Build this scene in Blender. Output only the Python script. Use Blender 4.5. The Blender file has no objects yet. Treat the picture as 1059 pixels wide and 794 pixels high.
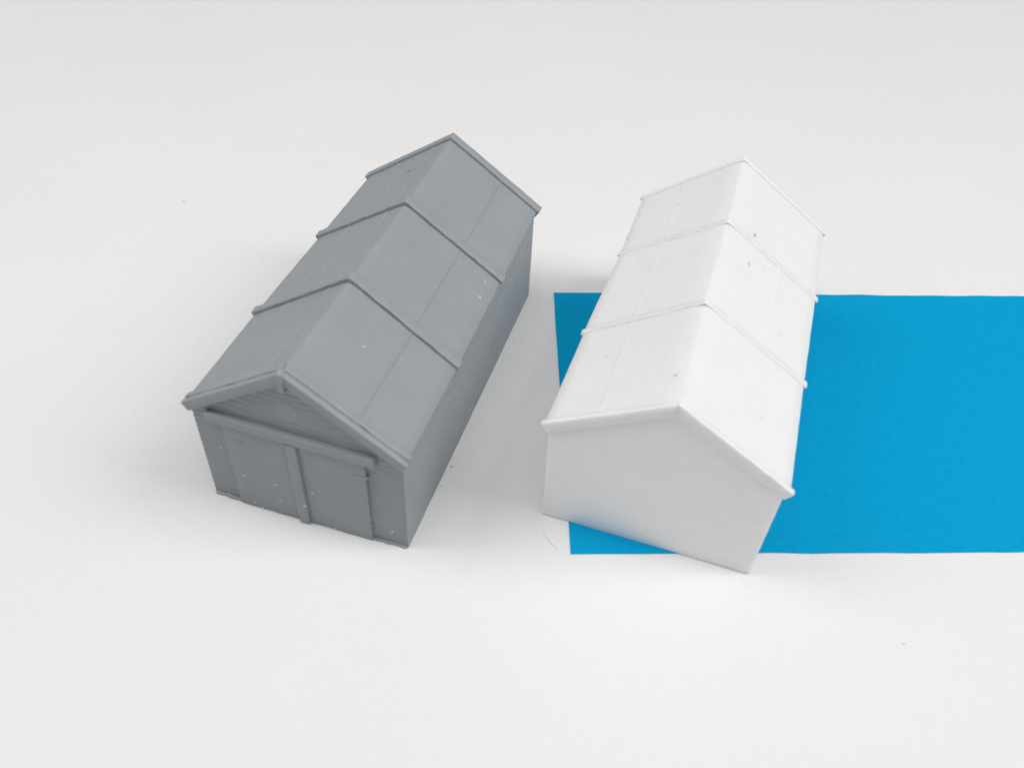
import bpy, bmesh, math, random
from mathutils import Vector, Matrix, noise

S = bpy.context.scene
COL = S.collection
MM = 0.001                                   # everything below is written in millimetres

# ------------------------------------------------------------------ camera
cd = bpy.data.cameras.new('camera')
cam = bpy.data.objects.new('camera', cd)
COL.objects.link(cam)
S.camera = cam
rt = Vector((0.99812236, 0.0431939, 0.04342856))
up = Vector((-0.06125155, 0.70386455, 0.70768845))
fw = Vector((0.0, 0.70901973, -0.70518864))
m = Matrix((rt, up, -fw)).transposed().to_4x4()
m.translation = Vector((0, -139.714, 138.959)) * MM
cam.matrix_world = m
cd.sensor_width = 36
cd.lens = 907.274 / 1059 * 36
cd.clip_start = 0.005
cd.clip_end = 50
cd.dof.use_dof = True
cd.dof.focus_distance = 0.196
cd.dof.aperture_fstop = cd.lens / 1.5

# ------------------------------------------------------------------ light: windows on both sides of a bright room
w = bpy.data.worlds.new('World')
S.world = w
w.use_nodes = True
bg = w.node_tree.nodes['Background']
bg.inputs[0].default_value = (0.97, 0.98, 1.0, 1)
bg.inputs[1].default_value = 0.22


def area(name, loc, target, sx, sy, power, col):
    d = bpy.data.lights.new(name, 'AREA')
    d.shape = 'RECTANGLE'
    d.size, d.size_y, d.energy, d.color = sx, sy, power, col
    o = bpy.data.objects.new(name, d)
    COL.objects.link(o)
    o.location = loc
    o.rotation_euler = (Vector(target) - Vector(loc)).to_track_quat('-Z', 'Y').to_euler()
    return o


area('overhead_light', (0.0, -0.17, 0.85), (0.02, 0, 0), 0.6, 0.5, 3.1, (1.0, 0.988, 0.978))
area('window_light_right', (0.88, -0.1, 0.92), (0, 0, 0), 0.5, 0.9, 8.6, (1.0, 0.988, 0.98))
area('window_light_left', (-0.86, 0.04, 1.0), (0, 0, 0), 0.6, 0.9, 6.6, (1.0, 0.985, 0.97))

S.view_settings.view_transform = 'Standard'
S.view_settings.look = 'None'
S.view_settings.exposure = -0.1
S.view_settings.gamma = 1.0
S.render.engine = 'CYCLES'
S.cycles.max_bounces = 10
S.cycles.diffuse_bounces = 6


# ------------------------------------------------------------------ materials
class NT:
    def __init__(s, name):
        s.m = bpy.data.materials.new(name)
        s.m.use_nodes = True
        s.t = s.m.node_tree
        s.b = s.t.nodes['Principled BSDF']
        s.tc = s.t.nodes.new('ShaderNodeTexCoord')

    def link(s, a, b):
        s.t.links.new(a, b)

    def node(s, kind, **kw):
        n = s.t.nodes.new(kind)
        for k, v in kw.items():
            setattr(n, k, v)
        return n

    def math(s, op, a, b=None, clamp=False):
        n = s.node('ShaderNodeMath', operation=op, use_clamp=clamp)
        for i, v in enumerate((a, b)):
            if v is None:
                continue
            if isinstance(v, (int, float)):
                n.inputs[i].default_value = v
            else:
                s.link(v, n.inputs[i])
        return n.outputs[0]

    def noise(s, scale, detail=2.0, rough=0.5, vec=None, stretch=None):
        n = s.node('ShaderNodeTexNoise')
        n.inputs['Scale'].default_value = scale
        n.inputs['Detail'].default_value = detail
        n.inputs['Roughness'].default_value = rough
        v = vec or s.tc.outputs['Object']
        if stretch:
            mp = s.node('ShaderNodeMapping')
            mp.inputs['Scale'].default_value = stretch
            s.link(v, mp.inputs['Vector'])
            v = mp.outputs[0]
        s.link(v, n.inputs['Vector'])
        return n.outputs['Fac']

    def ramp(s, fac, stops):
        r = s.node('ShaderNodeValToRGB')
        e = r.color_ramp.elements
        while len(e) < len(stops):
            e.new(0.5)
        for q, (p, c) in zip(e, stops):
            q.position = p
            q.color = c if len(c) == 4 else (*c, 1)
        s.link(fac, r.inputs[0])
        return r.outputs[0]

    def bump(s, h, dist, strength=1.0, prev=None):
        n = s.node('ShaderNodeBump')
        n.inputs['Distance'].default_value = dist
        n.inputs['Strength'].default_value = strength
        s.link(h, n.inputs['Height'])
        if prev is not None:
            s.link(prev, n.inputs['Normal'])
        return n.outputs[0]


def plastic(name, col, lines=None, speck=None, rough=0.5, sss=0.0, line_depth=0.05, spec=0.3, mottle=0.03):
    """printed plastic; lines = (axis, pitch in mm) of the ridges pressed into it"""
    n = NT(name)
    b = n.b
    lo = tuple(c * (1 - mottle) for c in col)
    hi = tuple(min(1, c * (1 + mottle)) for c in col)
    big = n.noise(130, 4, 0.6)
    base = n.ramp(big, [(0.32, lo), (0.68, hi)])
    if speck:                                    # tiny scuffs and crumbs of plastic
        for scl, thr, colr, off in speck:
            mp = n.node('ShaderNodeMapping')
            mp.inputs['Location'].default_value = (off, off * 1.7, off * 0.6)
            mp.inputs['Scale'].default_value = (1, 1, 0.6)
            n.link(n.tc.outputs['Object'], mp.inputs['Vector'])
            wob = n.node('ShaderNodeTexNoise')
            wob.inputs['Scale'].default_value = 1500
            n.link(n.tc.outputs['Object'], wob.inputs['Vector'])
            vm = n.node('ShaderNodeVectorMath', operation='MULTIPLY_ADD')
            vm.inputs[1].default_value = (0.0009,) * 3
            n.link(wob.outputs['Color'], vm.inputs[0])
            n.link(mp.outputs[0], vm.inputs[2])
            vo = n.node('ShaderNodeTexVoronoi')
            vo.inputs['Scale'].default_value = scl
            n.link(vm.outputs[0], vo.inputs['Vector'])
            sep = n.node('ShaderNodeSeparateColor')
            n.link(vo.outputs['Color'], sep.inputs[0])
            near = n.math('LESS_THAN', vo.outputs['Distance'], thr)
            pick = n.math('GREATER_THAN', sep.outputs[0], 0.72)
            f = n.math('MULTIPLY', n.math('MULTIPLY', near, pick), 0.75)
            mx = n.node('ShaderNodeMix', data_type='RGBA')
            n.link(f, mx.inputs['Factor'])
            n.link(base, mx.inputs['A'])
            mx.inputs['B'].default_value = (*colr, 1)
            base = mx.outputs['Result']
    n.link(base, b.inputs['Base Color'])
    b.inputs['Roughness'].default_value = rough
    b.inputs['Specular IOR Level'].default_value = spec
    if sss:
        b.inputs['Subsurface Weight'].default_value = sss
        b.inputs['Subsurface Radius'].default_value = (1.0, 0.9, 0.8)
        b.inputs['Subsurface Scale'].default_value = 0.0012
    nm = n.bump(n.noise(420, 3, 0.6), 0.00012, 0.8)
    nm = n.bump(n.noise(2600, 2, 0.6), 0.00003, 0.7, nm)
    if lines:
        axis, pitch = lines
        sx = n.node('ShaderNodeSeparateXYZ')
        n.link(n.tc.outputs['Object'], sx.inputs[0])
        st = {2: (60, 60, 500), 0: (500, 60, 60)}[axis]
        jit = n.math('MULTIPLY', n.noise(1.0, 3, 0.6, stretch=st), pitch * 0.5 * MM)
        c = n.math('ADD', sx.outputs[axis], jit)
        ph = n.math('MULTIPLY', c, 2 * math.pi / (pitch * MM))
        sn = n.math('SINE', ph)
        fine = n.math('SINE', n.math('MULTIPLY', ph, 2.37))
        h = n.math('ADD', sn, n.math('MULTIPLY', fine, 0.35))
        st2 = {2: (90, 90, 1700), 0: (1700, 90, 90)}[axis]
        h = n.math('ADD', h, n.math('MULTIPLY', n.noise(1.0, 3, 0.7, stretch=st2), 3.0))
        nm = n.bump(h, line_depth * MM, 1.0, nm)
    n.link(nm, b.inputs['Normal'])
    return n.m


GREY = (0.295, 0.324, 0.344)
WHT = (0.84, 0.838, 0.837)
gs = None
ws = None
M = {
    'grey_roof': plastic('grey_plastic_roof', GREY, None, gs, 0.5),
    'grey_wall': plastic('grey_plastic_wall', GREY, (2, 1.3), gs, 0.5, line_depth=0.06),
    'grey_door': plastic('grey_plastic_door', GREY, (0, 1.35), gs, 0.55, line_depth=0.009),
    'grey_trim': plastic('grey_plastic_trim', GREY, None, gs, 0.5),
    'white_roof': plastic('white_plastic_roof', WHT, None, ws, 0.45, 0.5, mottle=0.012),
    'white_wall': plastic('white_plastic_wall', (0.89, 0.888, 0.886), (2, 1.3), None, 0.5, 0.5, line_depth=0.02, mottle=0.012),
    'white_plain': plastic('white_plastic_plain', WHT, None, None, 0.5, 0.0, mottle=0.012),
    'white_trim': plastic('white_plastic_trim', WHT, None, None, 0.5, 0.5, mottle=0.012),
}

# table surface: matt white card
n = NT('white_card')
n.link(n.ramp(n.noise(9, 5, 0.6), [(0.3, (0.752, 0.751, 0.749)), (0.7, (0.776, 0.775, 0.773))]), n.b.inputs['Base Color'])
n.b.inputs['Roughness'].default_value = 0.7
n.b.inputs['Specular IOR Level'].default_value = 0.22
nm = n.bump(n.noise(1.0, 3, 0.6, stretch=(260, 900, 300)), 0.00014, 0.8)
nm = n.bump(n.noise(1300, 3, 0.6), 0.00012, 0.8, nm)
nm = n.bump(n.noise(14, 2, 0.5), 0.0008, 0.6, nm)
n.link(nm, n.b.inputs['Normal'])
M['card'] = n.m

# blue paper
n = NT('blue_paper_fibre')
n.link(n.ramp(n.noise(700, 5, 0.7), [(0.3, (0.0005, 0.295, 0.56)), (0.7, (0.001, 0.335, 0.60))]), n.b.inputs['Base Color'])
n.b.inputs['Roughness'].default_value = 0.65
n.b.inputs['Specular IOR Level'].default_value = 0.06
n.link(n.bump(n.noise(2200, 3, 0.7), 0.00004, 0.8), n.b.inputs['Normal'])
M['blue'] = n.m


# ------------------------------------------------------------------ helpers
def tag(o, label=None, cat=None, group=None, kind=None):
    for k, v in (('label', label), ('category', cat), ('group', group), ('kind', kind)):
        if v:
            o[k] = v
    return o


def box_bm(c):
    """c: eight corners, bottom four counter-clockwise then top four"""
    bm = bmesh.new()
    v = [bm.verts.new(p) for p in c]
    for f in ((3, 2, 1, 0), (4, 5, 6, 7), (0, 1, 5, 4), (1, 2, 6, 5), (2, 3, 7, 6), (3, 0, 4, 7)):
        bm.faces.new([v[i] for i in f])
    return bm


def cube_bm(u0, u1, v0, v1, z0, z1):
    return box_bm([(u0, v0, z0), (u1, v0, z0), (u1, v1, z0), (u0, v1, z0),
                   (u0, v0, z1), (u1, v0, z1), (u1, v1, z1), (u0, v1, z1)])


def bevel(bm, r, seg=2, edges=None):
    bmesh.ops.bevel(bm, geom=list(edges or bm.edges), offset=r, offset_type='OFFSET', segments=seg,
                    profile=0.5, affect='EDGES', clamp_overlap=True)
    return bm


def slices(bm, axis, step):
    lo = min(v.co[axis] for v in bm.verts)
    hi = max(v.co[axis] for v in bm.verts)
    no = Vector((0, 0, 0))
    no[axis] = 1
    k = max(1, int((hi - lo) / step))
    for i in range(1, k):
        co = Vector((0, 0, 0))
        co[axis] = lo + (hi - lo) * i / k
        bmesh.ops.bisect_plane(bm, geom=bm.verts[:] + bm.edges[:] + bm.faces[:], plane_co=co, plane_no=no, dist=1e-5)
    return bm


# nominal cross-section (half width at the eaves, eaves height, ridge height)
WE, HE, HR = 21.0, 25.2, 39.5
SLOPE = math.atan2(HR - HE, WE)
CS, SN = math.cos(SLOPE), math.sin(SLOPE)
SL = math.hypot(WE, HR - HE)


def on_slope(side, s, h):
    """point at distance s down the slope from the ridge, h above its surface -> (u, z)"""
    return side * (s * CS + h * SN), HR - s * SN + h * CS


class House:
    """printed sheds are never quite true: the sections table gives how the eaves and ridge sit along the length"""

    def __init__(self, prefix, sections, L, seed):
        self.p, self.sec, self.L, self.seed = prefix, sections, L, seed

    def warp(self, co):
        u, v, z = co
        sec = self.sec
        v_ = min(max(v, sec[0][0]), sec[-1][0])
        for a, b in zip(sec, sec[1:]):
            if v_ <= b[0]:
                t = (v_ - a[0]) / (b[0] - a[0])
                break
        t = t * t * (3 - 2 * t)
        q = [(a[i][0] * (1 - t) + b[i][0] * t, a[i][1] * (1 - t) + b[i][1] * t) for i in (1, 2, 3)]
        d = [(q[0][0] + WE, q[0][1] - HE), (q[1][0], q[1][1] - HR), (q[2][0] - WE, q[2][1] - HE)]
        f = min(1, abs(u) / WE)
        e = d[0] if u < 0 else d[2]
        g = min(1.0, max(0.0, z / HE))
        du = (d[1][0] * (1 - f) + e[0] * f) * g
        dz = (d[1][1] * (1 - f) + e[1] * f) * g
        return Vector((u + du, v, z + dz))

    def finish(self, bm, name, mat, parent, amp=0.07, freq=0.35, sharp=40, label=None):
        sd = Vector((self.seed * 13.7, self.seed * 5.1, 0))
        for v in bm.verts:
            c = self.warp(v.co)
            c += noise.noise_vector(v.co * freq + sd) * amp
            c += noise.noise_vector(v.co * freq * 4 + sd) * amp * 0.45
            c.z = max(c.z, 0.0) if v.co.z < 0.4 else c.z
            v.co = c * MM
        bmesh.ops.recalc_face_normals(bm, faces=bm.faces)
        bmesh.ops.remove_doubles(bm, verts=bm.verts, dist=1e-7)
        for f in bm.faces:
            f.smooth = True
        for e in bm.edges:
            e.smooth = not (len(e.link_faces) == 2 and e.calc_face_angle(0) > math.radians(sharp))
        me = bpy.data.meshes.new(name)
        bm.to_mesh(me)
        bm.free()
        me.materials.append(mat)
        o = bpy.data.objects.new(name, me)
        COL.objects.link(o)
        o.parent = parent
        if label:
            o['label'] = label
        return o

    # --- pieces -----------------------------------------------------------
    def strap(self, side, s0, s1, v0, v1, h0, h1, r=0.25):
        """a board lying on one slope"""
        c = []
        for h in (h0, h1):
            for s, v in ((s0, v0), (s1, v0), (s1, v1), (s0, v1)):
                u, z = on_slope(side, s, h)
                c.append((u, v, z))
        bm = box_bm(c)
        bmesh.ops.recalc_face_normals(bm, faces=bm.faces)
        bevel(bm, r, 2)
        return slices(bm, 0, 1.1)

    def chevron(self, v0, v1, h0, h1, s1, r=0.25, drop=0.0):
        """one board folded over the ridge, both slopes; h0/h1 below and above the roof surface"""
        bm = bmesh.new()
        top = [(-on_slope(1, s1, h1)[0], on_slope(1, s1, h1)[1]), (0, HR + h1 / CS), on_slope(1, s1, h1)]
        bot = [(on_slope(1, s1, h0)[0], on_slope(1, s1, h0)[1]), (0, HR + h0 / CS),
               (-on_slope(1, s1, h0)[0], on_slope(1, s1, h0)[1])]
        pr = top + bot
        a = [bm.verts.new((u, v0, z)) for u, z in pr]
        b = [bm.verts.new((u, v1, z)) for u, z in pr]
        bm.faces.new([a[0], a[1], a[4], a[5]])
        bm.faces.new([a[1], a[2], a[3], a[4]])
        bm.faces.new([b[5], b[4], b[1], b[0]])
        bm.faces.new([b[4], b[3], b[2], b[1]])
        for i in range(6):
            j = (i + 1) % 6
            bm.faces.new([a[j], a[i], b[i], b[j]])
        bmesh.ops.recalc_face_normals(bm, faces=bm.faces)
        ed = [e for e in bm.edges if e.calc_face_angle(0) > 0.2]
        bevel(bm, r, 2, ed)
        return slices(bm, 0, 0.9)

    def wall(self, v0, v1, half, lap):
        """closed pentagon block with lapped boards along both long sides"""
        prof = []
        z = 0.0
        zt = HE - 0.3
        k = 19
        for i in range(k):
            za, zb = zt * i / k, zt * (i + 1) / k
            prof += [(half + lap, za + (0.0 if i == 0 else 0.12)), (half + lap, zb - 0.3), (half, zb - 0.12)]
        top = [(half, zt), (0, HR - 0.7 / CS), (-half, zt)]
        pr = prof + top + [(-u, z) for u, z in reversed(prof)]
        bm = bmesh.new()
        a = [bm.verts.new((u, v0, z)) for u, z in pr]
        b = [bm.verts.new((u, v1, z)) for u, z in pr]
        bm.faces.new(a)
        bm.faces.new(list(reversed(b)))
        nn = len(pr)
        for i in range(nn):
            bm.faces.new([a[(i + 1) % nn], a[i], b[i], b[(i + 1) % nn]])
        bmesh.ops.recalc_face_normals(bm, faces=bm.faces)
        slices(bm, 1, 1.6)
        return bm

    def roof(self, v0, v1, seams, breaks, rh=0.16, hw=0.28, rr=1.0):
        """thin folded sheet with raised seams; the seams jog a little from bay to bay"""
        rnd = random.Random(self.seed)
        prof = []                                   # (side, s, h, seam index)
        for side in (-1, 1):
            row = [(side, 0.35 * rr, -0.16 * rr, None), (side, 0.8 * rr, -0.07 * rr, None), (side, 1.6 * rr, -0.01, None)]
            for k, (sd, u) in enumerate(seams):
                if sd == side:
                    s = u / CS
                    for ds, h in ((-hw - 0.3, 0), (hw + 0.3, 0), (-hw, 0), (-hw * 0.4, rh), (hw * 0.4, rh), (hw, 0)):
                        row.append((side, s + ds, h, k))
            for s in (3, 6, 9, 12, 17, 20, 23):
                if all(abs(s - u / CS) > 0.8 for sd, u in seams if sd == side):
                    row.append((side, s, 0, None))
            row += [(side, SL - 0.35, 0.0, None), (side, SL, -0.22, None), (side, SL, -0.85, None)]
            row.sort(key=lambda q: (q[1], -q[2]))
            prof.append(row)
        line = list(reversed(prof[0])) + [(1, 0, -0.34 * rr, None)] + prof[1] + \
            [(1, SL - 1.4, -0.95, None), (1, 0.0, -0.95, None), (-1, SL - 1.4, -0.95, None)]
        nv = int((v1 - v0) / 1.2)
        jog = {}
        bm = bmesh.new()
        rings = []
        for i in range(nv + 1):
            v = v0 + (v1 - v0) * i / nv
            bay = sum(v > b for b in breaks)
            ring = []
            for side, s, h, k in line:
                ds = 0
                if k is not None:
                    if (bay, k) not in jog:
                        jog[(bay, k)] = rnd.uniform(-0.22, 0.22)
                    ds = jog[(bay, k)] + noise.noise(Vector((v * 0.15, k * 7.3, self.seed))) * 0.12
                    if h > 0:
                        h *= 0.8 + 0.7 * abs(noise.noise(Vector((v * 0.5, k * 3.3, 4.4 + self.seed))))
                u, z = on_slope(side, s + ds, h)
                if s == 0:
                    u = 0
                ring.append(bm.verts.new((u, v, z)))
            rings.append(ring)
        nn = len(line)
        for r0, r1 in zip(rings, rings[1:]):
            for i in range(nn):
                j = (i + 1) % nn
                bm.faces.new([r0[i], r0[j], r1[j], r1[i]])
        bm.faces.new(rings[0])
        bm.faces.new(list(reversed(rings[-1])))
        return bm


def shed_common(H, root, mt, v1, v2, seams, wall_front, rh=0.15, end_stick=0.2, bw=1.1, bh=0.7, br=0.2):
    L = H.L
    H.finish(H.wall(wall_front, L - 0.2, 20.0, 0.18), 'wall', M[mt + '_wall'], root, amp=0.05, sharp=25)
    H.finish(H.roof(0.2, L - 0.3, seams, (v1, v2), rh=rh, rr=1.8 if mt == 'white' else 1.1), 'roof', M[mt + '_roof'], root, amp=0.06, sharp=38)
    # boards folded over the roof at the thirds of its length
    for v in (v1, v2):
        H.finish(H.chevron(v - bw, v + bw, -0.35, bh, SL + end_stick, br), 'roof_batten', M[mt + '_trim'], root, amp=0.14, freq=0.6)
    return root


# ------------------------------------------------------------------ setting
def plain(name, bm, mat):
    for f in bm.faces:
        f.smooth = False
    me = bpy.data.meshes.new(name)
    bm.to_mesh(me)
    bm.free()
    me.materials.append(mat)
    o = bpy.data.objects.new(name, me)
    COL.objects.link(o)
    return o


bm = cube_bm(-0.9, 0.9, -0.6, 0.9, -0.012, 0.0)
tag(plain('tabletop', bm, M['card']), kind='structure')

# blue sheet lying on the table, running out of the picture on the right
A, B = Vector((9.04, 33.26)), Vector((12.98, -44.49))
Ae = A + (Vector((131.39, 43.56)) - A) * 1.55
Be = B + (Vector((101.25, -37.61)) - B) * 2.15
bm = bmesh.new()
top = []
N = 60
ring_top, ring_bot = [], []
def edge_pts(p, q, k, seed, amp):
    d = (q - p)
    nrm = Vector((-d.y, d.x)).normalized()
    for i in range(k):
        t = i / k
        o = noise.noise(Vector((t * d.length * 0.12, seed, 0))) * amp * min(1, t * 12, (1 - t) * 12)
        yield p + d * t + nrm * o
pts = [*edge_pts(A, B, 30, 1.3, 0.12), *edge_pts(B, Be, 70, 2.7, 0.3), *edge_pts(Be, Ae, 10, 3.1, 0.1), *edge_pts(Ae, A, 70, 5.9, 0.5)]
lo = [bm.verts.new((p.x * MM, p.y * MM, 0.00002)) for p in pts]
hi = [bm.verts.new((p.x * MM, p.y * MM, 0.00016)) for p in pts]
bm.faces.new(hi)
bm.faces.new(list(reversed(lo)))
for i in range(len(pts)):
    j = (i + 1) % len(pts)
    bm.faces.new([lo[i], lo[j], hi[j], hi[i]])
bmesh.ops.recalc_face_normals(bm, faces=bm.faces)
tag(plain('blue_paper', bm, M['blue']), 'bright blue rectangular paper sheet lying flat under the white model shed', 'paper')


def root_at(name, x, y, deg, z, label, cat):
    o = bpy.data.objects.new(name, None)
    COL.objects.link(o)
    o.empty_display_size = 0.02
    o.location = (x * MM, y * MM, z * MM)
    o.rotation_euler = (0, 0, math.radians(deg))
    return tag(o, label, cat, 'printed model sheds')


# ------------------------------------------------------------------ grey shed
G = House('grey', [(-0.45, (-20.8, 25.75), (0.05, 39.55), (21.05, 25.0)),
                   (26.3, (-21.25, 25.3), (0.5, 39.75), (20.95, 24.4)),
                   (53.4, (-20.8, 25.5), (0.2, 39.1), (20.9, 24.7)),
                   (81.0, (-21.0, 25.0), (0.1, 39.4), (20.9, 25.3))], 80.5, 3)
rg = root_at('model_shed', -37.226, -40.669, -14.809, 0.0,
             'grey printed plastic model shed with double doors standing on white card', 'model shed')
shed_common(G, rg, 'grey', 26.3, 53.4, [(1, 12.0), (-1, 4.0), (-1, 13.0)], 0.6)
# front bargeboard, set proud of the gable, one board per slope
for side in (-1, 1):
    H_ = G.strap(side, -0.3 if side > 0 else 0.25, SL + 0.4, -0.45, 0.9, -1.9, 0.3, 0.38)
    bb = G.finish(H_, 'bargeboard', M['grey_trim'], rg, amp=0.09, freq=0.5)
    # capping strip along its top edge, a ragged gap between the two
    G.finish(G.strap(side, 0.0, SL + 0.35, 0.85, 2.3, -0.2, 0.42, 0.3), 'capping_strip', M['grey_trim'], bb, amp=0.12, freq=0.7)
G.finish(slices(bevel(cube_bm(-0.7, 0.6, -0.8, 1.0, 35.6, 39.9), 0.35, 3), 2, 0.7), 'finial', M['grey_trim'], rg, amp=0.16, freq=0.8)
# rear bargeboard
G.finish(G.chevron(79.1, 81.3, -1.6, 0.6, SL + 0.5, 0.15), 'bargeboard', M['grey_trim'], rg, amp=0.08)
# lintel over the doors
G.finish(slices(bevel(cube_bm(-16.9, 15.4, -0.7, 0.75, 22.5, 24.6), 0.25, 2), 0, 1.2), 'lintel', M['grey_trim'], rg, amp=0.08)
# two door leaves with their hinges and the cover strip between them
for a, b, hx in ((-14.2, -0.9, ((-13.6, -10.6), (-13.6, -10.6))), (0.3, 13.2, ((10.4, 13.6), (9.2, 13.4)))):
    d = G.finish(slices(slices(bevel(cube_bm(a, b, -0.12, 0.75, 0.0, 22.6), 0.15, 2), 2, 1.2), 0, 1.5), 'door', M['grey_door'], rg, amp=0.07)
    for (h0, h1), zz in zip(hx, (18.6, 4.6)):
        hb = slices(bevel(cube_bm(h0, h1, -0.24, 0.6, zz - 0.4, zz + 0.4), 0.14, 2), 0, 0.7)
        G.finish(hb, 'hinge', M['grey_trim'], d, amp=0.08)
G.finish(slices(bevel(cube_bm(-1.6, 0.55, -0.7, 0.75, 0.0, 22.3), 0.25, 2), 2, 0.7), 'door_strip', M['grey_trim'], rg, amp=0.14, freq=0.6)


def plaque(H, root, mat, u, z, rx, rz, v, dd=0.12):
    bm = bmesh.new()
    k = 40
    rings = []
    for r, dv in ((1.0, 0.0), (0.97, -dd), (0.84, -dd * 1.1), (0.78, -dd * 0.4)):
        rings.append([bm.verts.new((u + rx * r * math.cos(t * 2 * math.pi / k), v + dv, z + rz * r * math.sin(t * 2 * math.pi / k))) for t in range(k)])
    for a, b in zip(rings, rings[1:]):
        for i in range(k):
            bm.faces.new([a[i], a[(i + 1) % k], b[(i + 1) % k], b[i]])
    bm.faces.new(rings[-1])
    bm.faces.new(list(reversed(rings[0])))
    return H.finish(bm, 'gable_plaque', mat, root, amp=0.01)


plaque(G, rg, M['grey_trim'], -0.4, 29.6, 2.3, 2.2, 0.58, 0.035)
# squashed first layer along the front foot
G.finish(slices(bevel(cube_bm(-19.95, 20.0, 0.15, 0.9, 0.0, 0.5), 0.2, 2), 0, 0.6), 'foot_rim', M['grey_trim'], rg, amp=0.22, freq=0.5)

# ------------------------------------------------------------------ white shed
Wt = House('white', [(-0.45, (-21.6, 26.1), (0.3, 38.7), (21.4, 25.6)),
                     (27.3, (-21.6, 24.75), (-0.1, 38.95), (21.3, 25.4)),
                     (54.7, (-20.9, 25.0), (0.05, 38.95), (21.4, 24.9)),
                     (79.9, (-21.0, 24.3), (-0.2, 39.4), (21.2, 25.2))], 79.45, 8)
rw = root_at('model_shed', 26.779, -41.333, -15.858, 0.17,
             'white printed plastic model shed with a blank gable standing across blue paper', 'model shed')
shed_common(Wt, rw, 'white', 27.3, 54.7, [(1, 12.2), (-1, 12.2)], 0.3, rh=0.035, end_stick=0.55, bw=0.8, bh=0.11, br=0.2)
for side in (-1, 1):
    Wt.finish(Wt.strap(side, -0.2 if side > 0 else 0.3, SL + 0.75, -0.35, 0.85, -2.2, 0.12, 0.35), 'bargeboard', M['white_trim'], rw, amp=0.1, freq=0.4)
Wt.finish(Wt.chevron(78.8, 80.2, -1.5, 0.22, SL + 0.5, 0.2), 'bargeboard', M['white_trim'], rw, amp=0.06)

# ------------------------------------------------------------------ crumbs of filament and scuffs stuck to the prints
def flat_mat(name, c):
    q = NT(name)
    q.b.inputs['Base Color'].default_value = (*c, 1)
    q.b.inputs['Roughness'].default_value = 0.6
    return q.m


FL = {'w': flat_mat('pale_crumb', (0.6, 0.62, 0.62)), 'd': flat_mat('dark_crumb', (0.10, 0.10, 0.11)), 'g': flat_mat('grey_scuff', (0.62, 0.62, 0.62)),
      's': flat_mat('soft_dark_crumb', (0.45, 0.45, 0.46))}
FLECKS = [(0, 'roof', 11.57, 54.03, 0.3, 'w'), (0, 'roof', 18.45, 49.48, 0.3, 'w'), (0, 'roof', 18.88, 44.86, 0.32, 'w'),
          (0, 'roof', -6.81, 70.72, 0.35, 'd'), (0, 'roof', -9.94, 65.62, 0.25, 'w'), (0, 'roof', -10.56, 36.07, 0.2, 'w'),
          (0, 'roof', 7.15, 15.32, 0.2, 'w'), (1, 'roof', 5.7, 57.27, 0.4, 's'), (1, 'roof', 5.85, 47.1, 0.4, 'g'),
          (1, 'roof', 8.94, 49.26, 0.22, 'g'), (1, 'roof', 14.88, 35.04, 0.18, 'g'), (1, 'roof', 12.18, 76.9, 0.2, 's'),
          (1, 'roof', 13.6, 10.55, 0.2, 'g'), (1, 'roof', -11.57, 68.88, 0.2, 's'), (1, 'roof', -16.45, 62.19, 0.18, 'g'),
          (1, 'roof', -20.4, 60.29, 0.2, 's'), (1, 'roof', -1.86, 7.62, 0.3, 'g'), (1, 'roof', -15.83, 48.3, 0.2, 'g'),
          (1, 'roof', -14.33, 17.04, 0.3, 'g'),
          (0, 'front', -11.88, 9.17, 0.28, 'w'), (0, 'front', -5.54, 8.92, 0.22, 'w'), (0, 'front', -5.27, 4.36, 0.2, 'w'),
          (0, 'front', 2.04, 9.81, 0.25, 'w'), (0, 'front', 0.35, 5.89, 0.28, 'w'), (0, 'front', -9.79, 0.3, 0.35, 'w'),
          (0, 'front', -11.11, 1.24, 0.25, 'w'), (0, 'front', 5.63, 0.5, 0.25, 'w'), (0, 'front', 17.15, 3.77, 0.3, 'w'),
          (0, 'front', -16.21, 14.4, 0.25, 'w'), (0, 'front', 4.11, 0.3, 0.2, 'w'), (0, 'front', -1.34, 17.26, 0.15, 'w'),
          (0, 'front', -8.6, 0.35, 0.2, 'w'), (0, 'front', -7.4, 0.4, 0.25, 'w'), (0, 'front', -17.2, 0.6, 0.3, 'w')]


def child_of(root, kind, n=0):
    return [c for c in root.children if c.name.split('.')[0] == kind][n]


rnd = random.Random(11)
for which, where, u, q, rad, kind in FLECKS:
    HH, root = ((G, rg), (Wt, rw))[which]
    bm = bmesh.new()
    bmesh.ops.create_icosphere(bm, subdivisions=2, radius=rad * 0.92)
    a = rnd.uniform(0, 3.14)
    ca, sa = math.cos(a), math.sin(a)
    if where == 'roof':
        side = 1 if u > 0 else -1
        hz = HR - abs(u) * math.tan(SLOPE)
        base = Vector((u, q, hz))
        t1, t2, nn_ = Vector((CS * side, 0, -SN)), Vector((0, 1, 0)), Vector((SN * side, 0, CS))
        par = child_of(root, 'roof')
    else:
        if u < -14.2 or u > 13.2:
            par, vv = child_of(root, 'wall'), 0.58
        elif -1.6 < u < 0.55:
            par, vv = child_of(root, 'door_strip'), -0.72
        else:
            par, vv = child_of(root, 'door', 0 if u < 0 else 1), -0.14
        base = Vector((u, vv, q))
        t1, t2, nn_ = Vector((1, 0, 0)), Vector((0, 0, 1)), Vector((0, -1, 0))
    for v in bm.verts:
        x, y, z = v.co * (1 + noise.noise(v.co * 5 + base) * 0.9)
        x, y, z = x * 1.5, y * 0.6, z * 0.35
        v.co = base + t1 * (x * ca - y * sa) + t2 * (x * sa + y * ca) + nn_ * z
    HH.finish(bm, 'scuff' if kind in 'gs' else 'crumb', FL[kind], par, amp=0.0)

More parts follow.
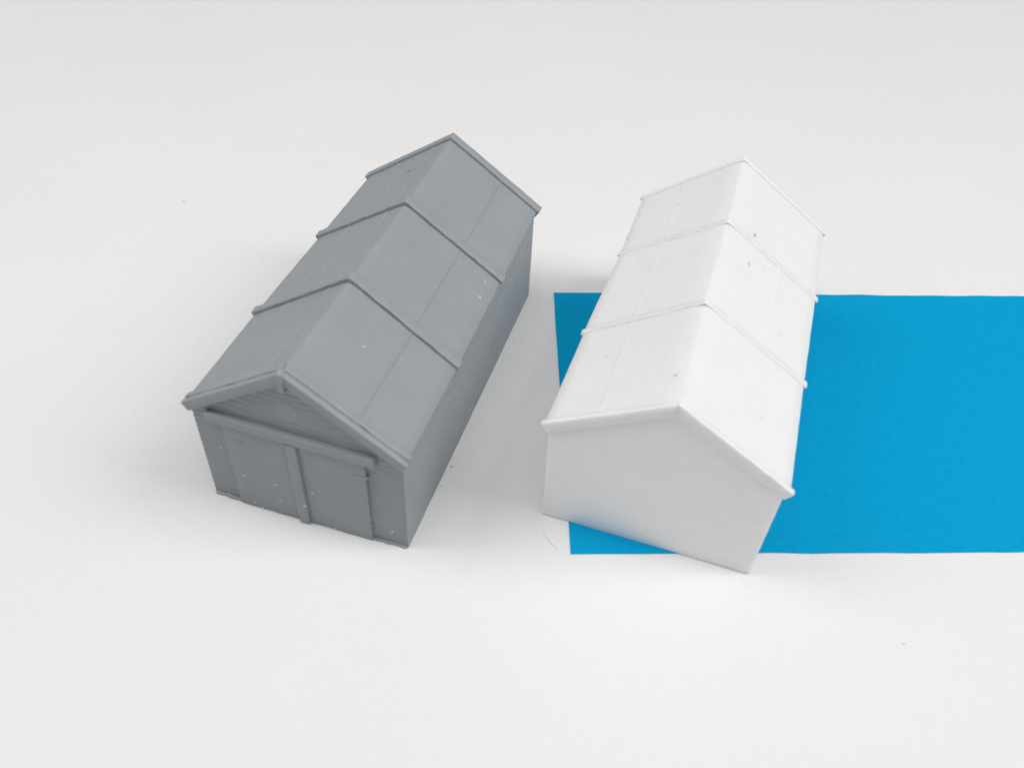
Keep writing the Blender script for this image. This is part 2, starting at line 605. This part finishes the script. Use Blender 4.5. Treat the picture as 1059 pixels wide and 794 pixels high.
# ------------------------------------------------------------------ stray strand of plastic on the card
def strand(name, pts, r, mat, label):
    cu = bpy.data.curves.new(name, 'CURVE')
    cu.dimensions = '3D'
    cu.bevel_depth = r * MM
    sp = cu.splines.new('NURBS')
    sp.points.add(len(pts) - 1)
    for p, q in zip(sp.points, pts):
        p.co = (q[0] * MM, q[1] * MM, q[2] * MM, 1)
    sp.use_endpoint_u = True
    sp.order_u = 3
    tmp = bpy.data.objects.new(name, cu)
    COL.objects.link(tmp)
    me = bpy.data.meshes.new_from_object(tmp.evaluated_get(bpy.context.evaluated_depsgraph_get()))
    bpy.data.objects.remove(tmp)
    o = bpy.data.objects.new(name, me)
    me.materials.clear()
    me.materials.append(mat)
    COL.objects.link(o)
    return tag(o, label, 'debris')
strand('plastic_strand', [(7.8, -39.5, 0.1), (8.2, -40.6, 0.14), (9.1, -42.0, 0.14), (10.6, -43.4, 0.1)], 0.09, M['white_plain'],
       'thin pale curved strand of plastic on the card by the white shed corner')

n = NT('dust')
n.b.inputs['Base Color'].default_value = (0.5, 0.49, 0.48, 1)
n.b.inputs['Roughness'].default_value = 0.9
M['dust'] = n.m
rnd = random.Random(5)
for x, y, r, lb in ((-11.28, -25.12, 0.22, "beside the grey shed's long wall"), (-12.97, -30.03, 0.2, "by the near corner of the grey shed's long wall"), (-48.46, 116.71, 0.2, "behind the grey shed's rear board"), (-58.07, 172.47, 0.25, "near the top edge of the photo"),
                (-93.36, 63.05, 0.25, "out to the left of the grey shed's roof"), (-18.26, 130.3, 0.16, "behind the gap between the sheds"), (72.0, -59.0, 0.16, "below the blue paper near the right edge")):
    bm = bmesh.new()
    bmesh.ops.create_icosphere(bm, subdivisions=2, radius=r)
    for v in bm.verts:
        v.co *= 1 + noise.noise(v.co * 4 + Vector((x, y, 0))) * 0.6
        v.co = Vector((v.co.x * 1.3, v.co.y * 0.8, v.co.z * 0.5 + r * 0.4)) * MM
    o = plain('dust_speck', bm, M['dust'])
    o.location = (x * MM, y * MM, 0)
    tag(o, 'tiny dark speck of dust ' + lb, 'debris', 'dust specks on the white card')
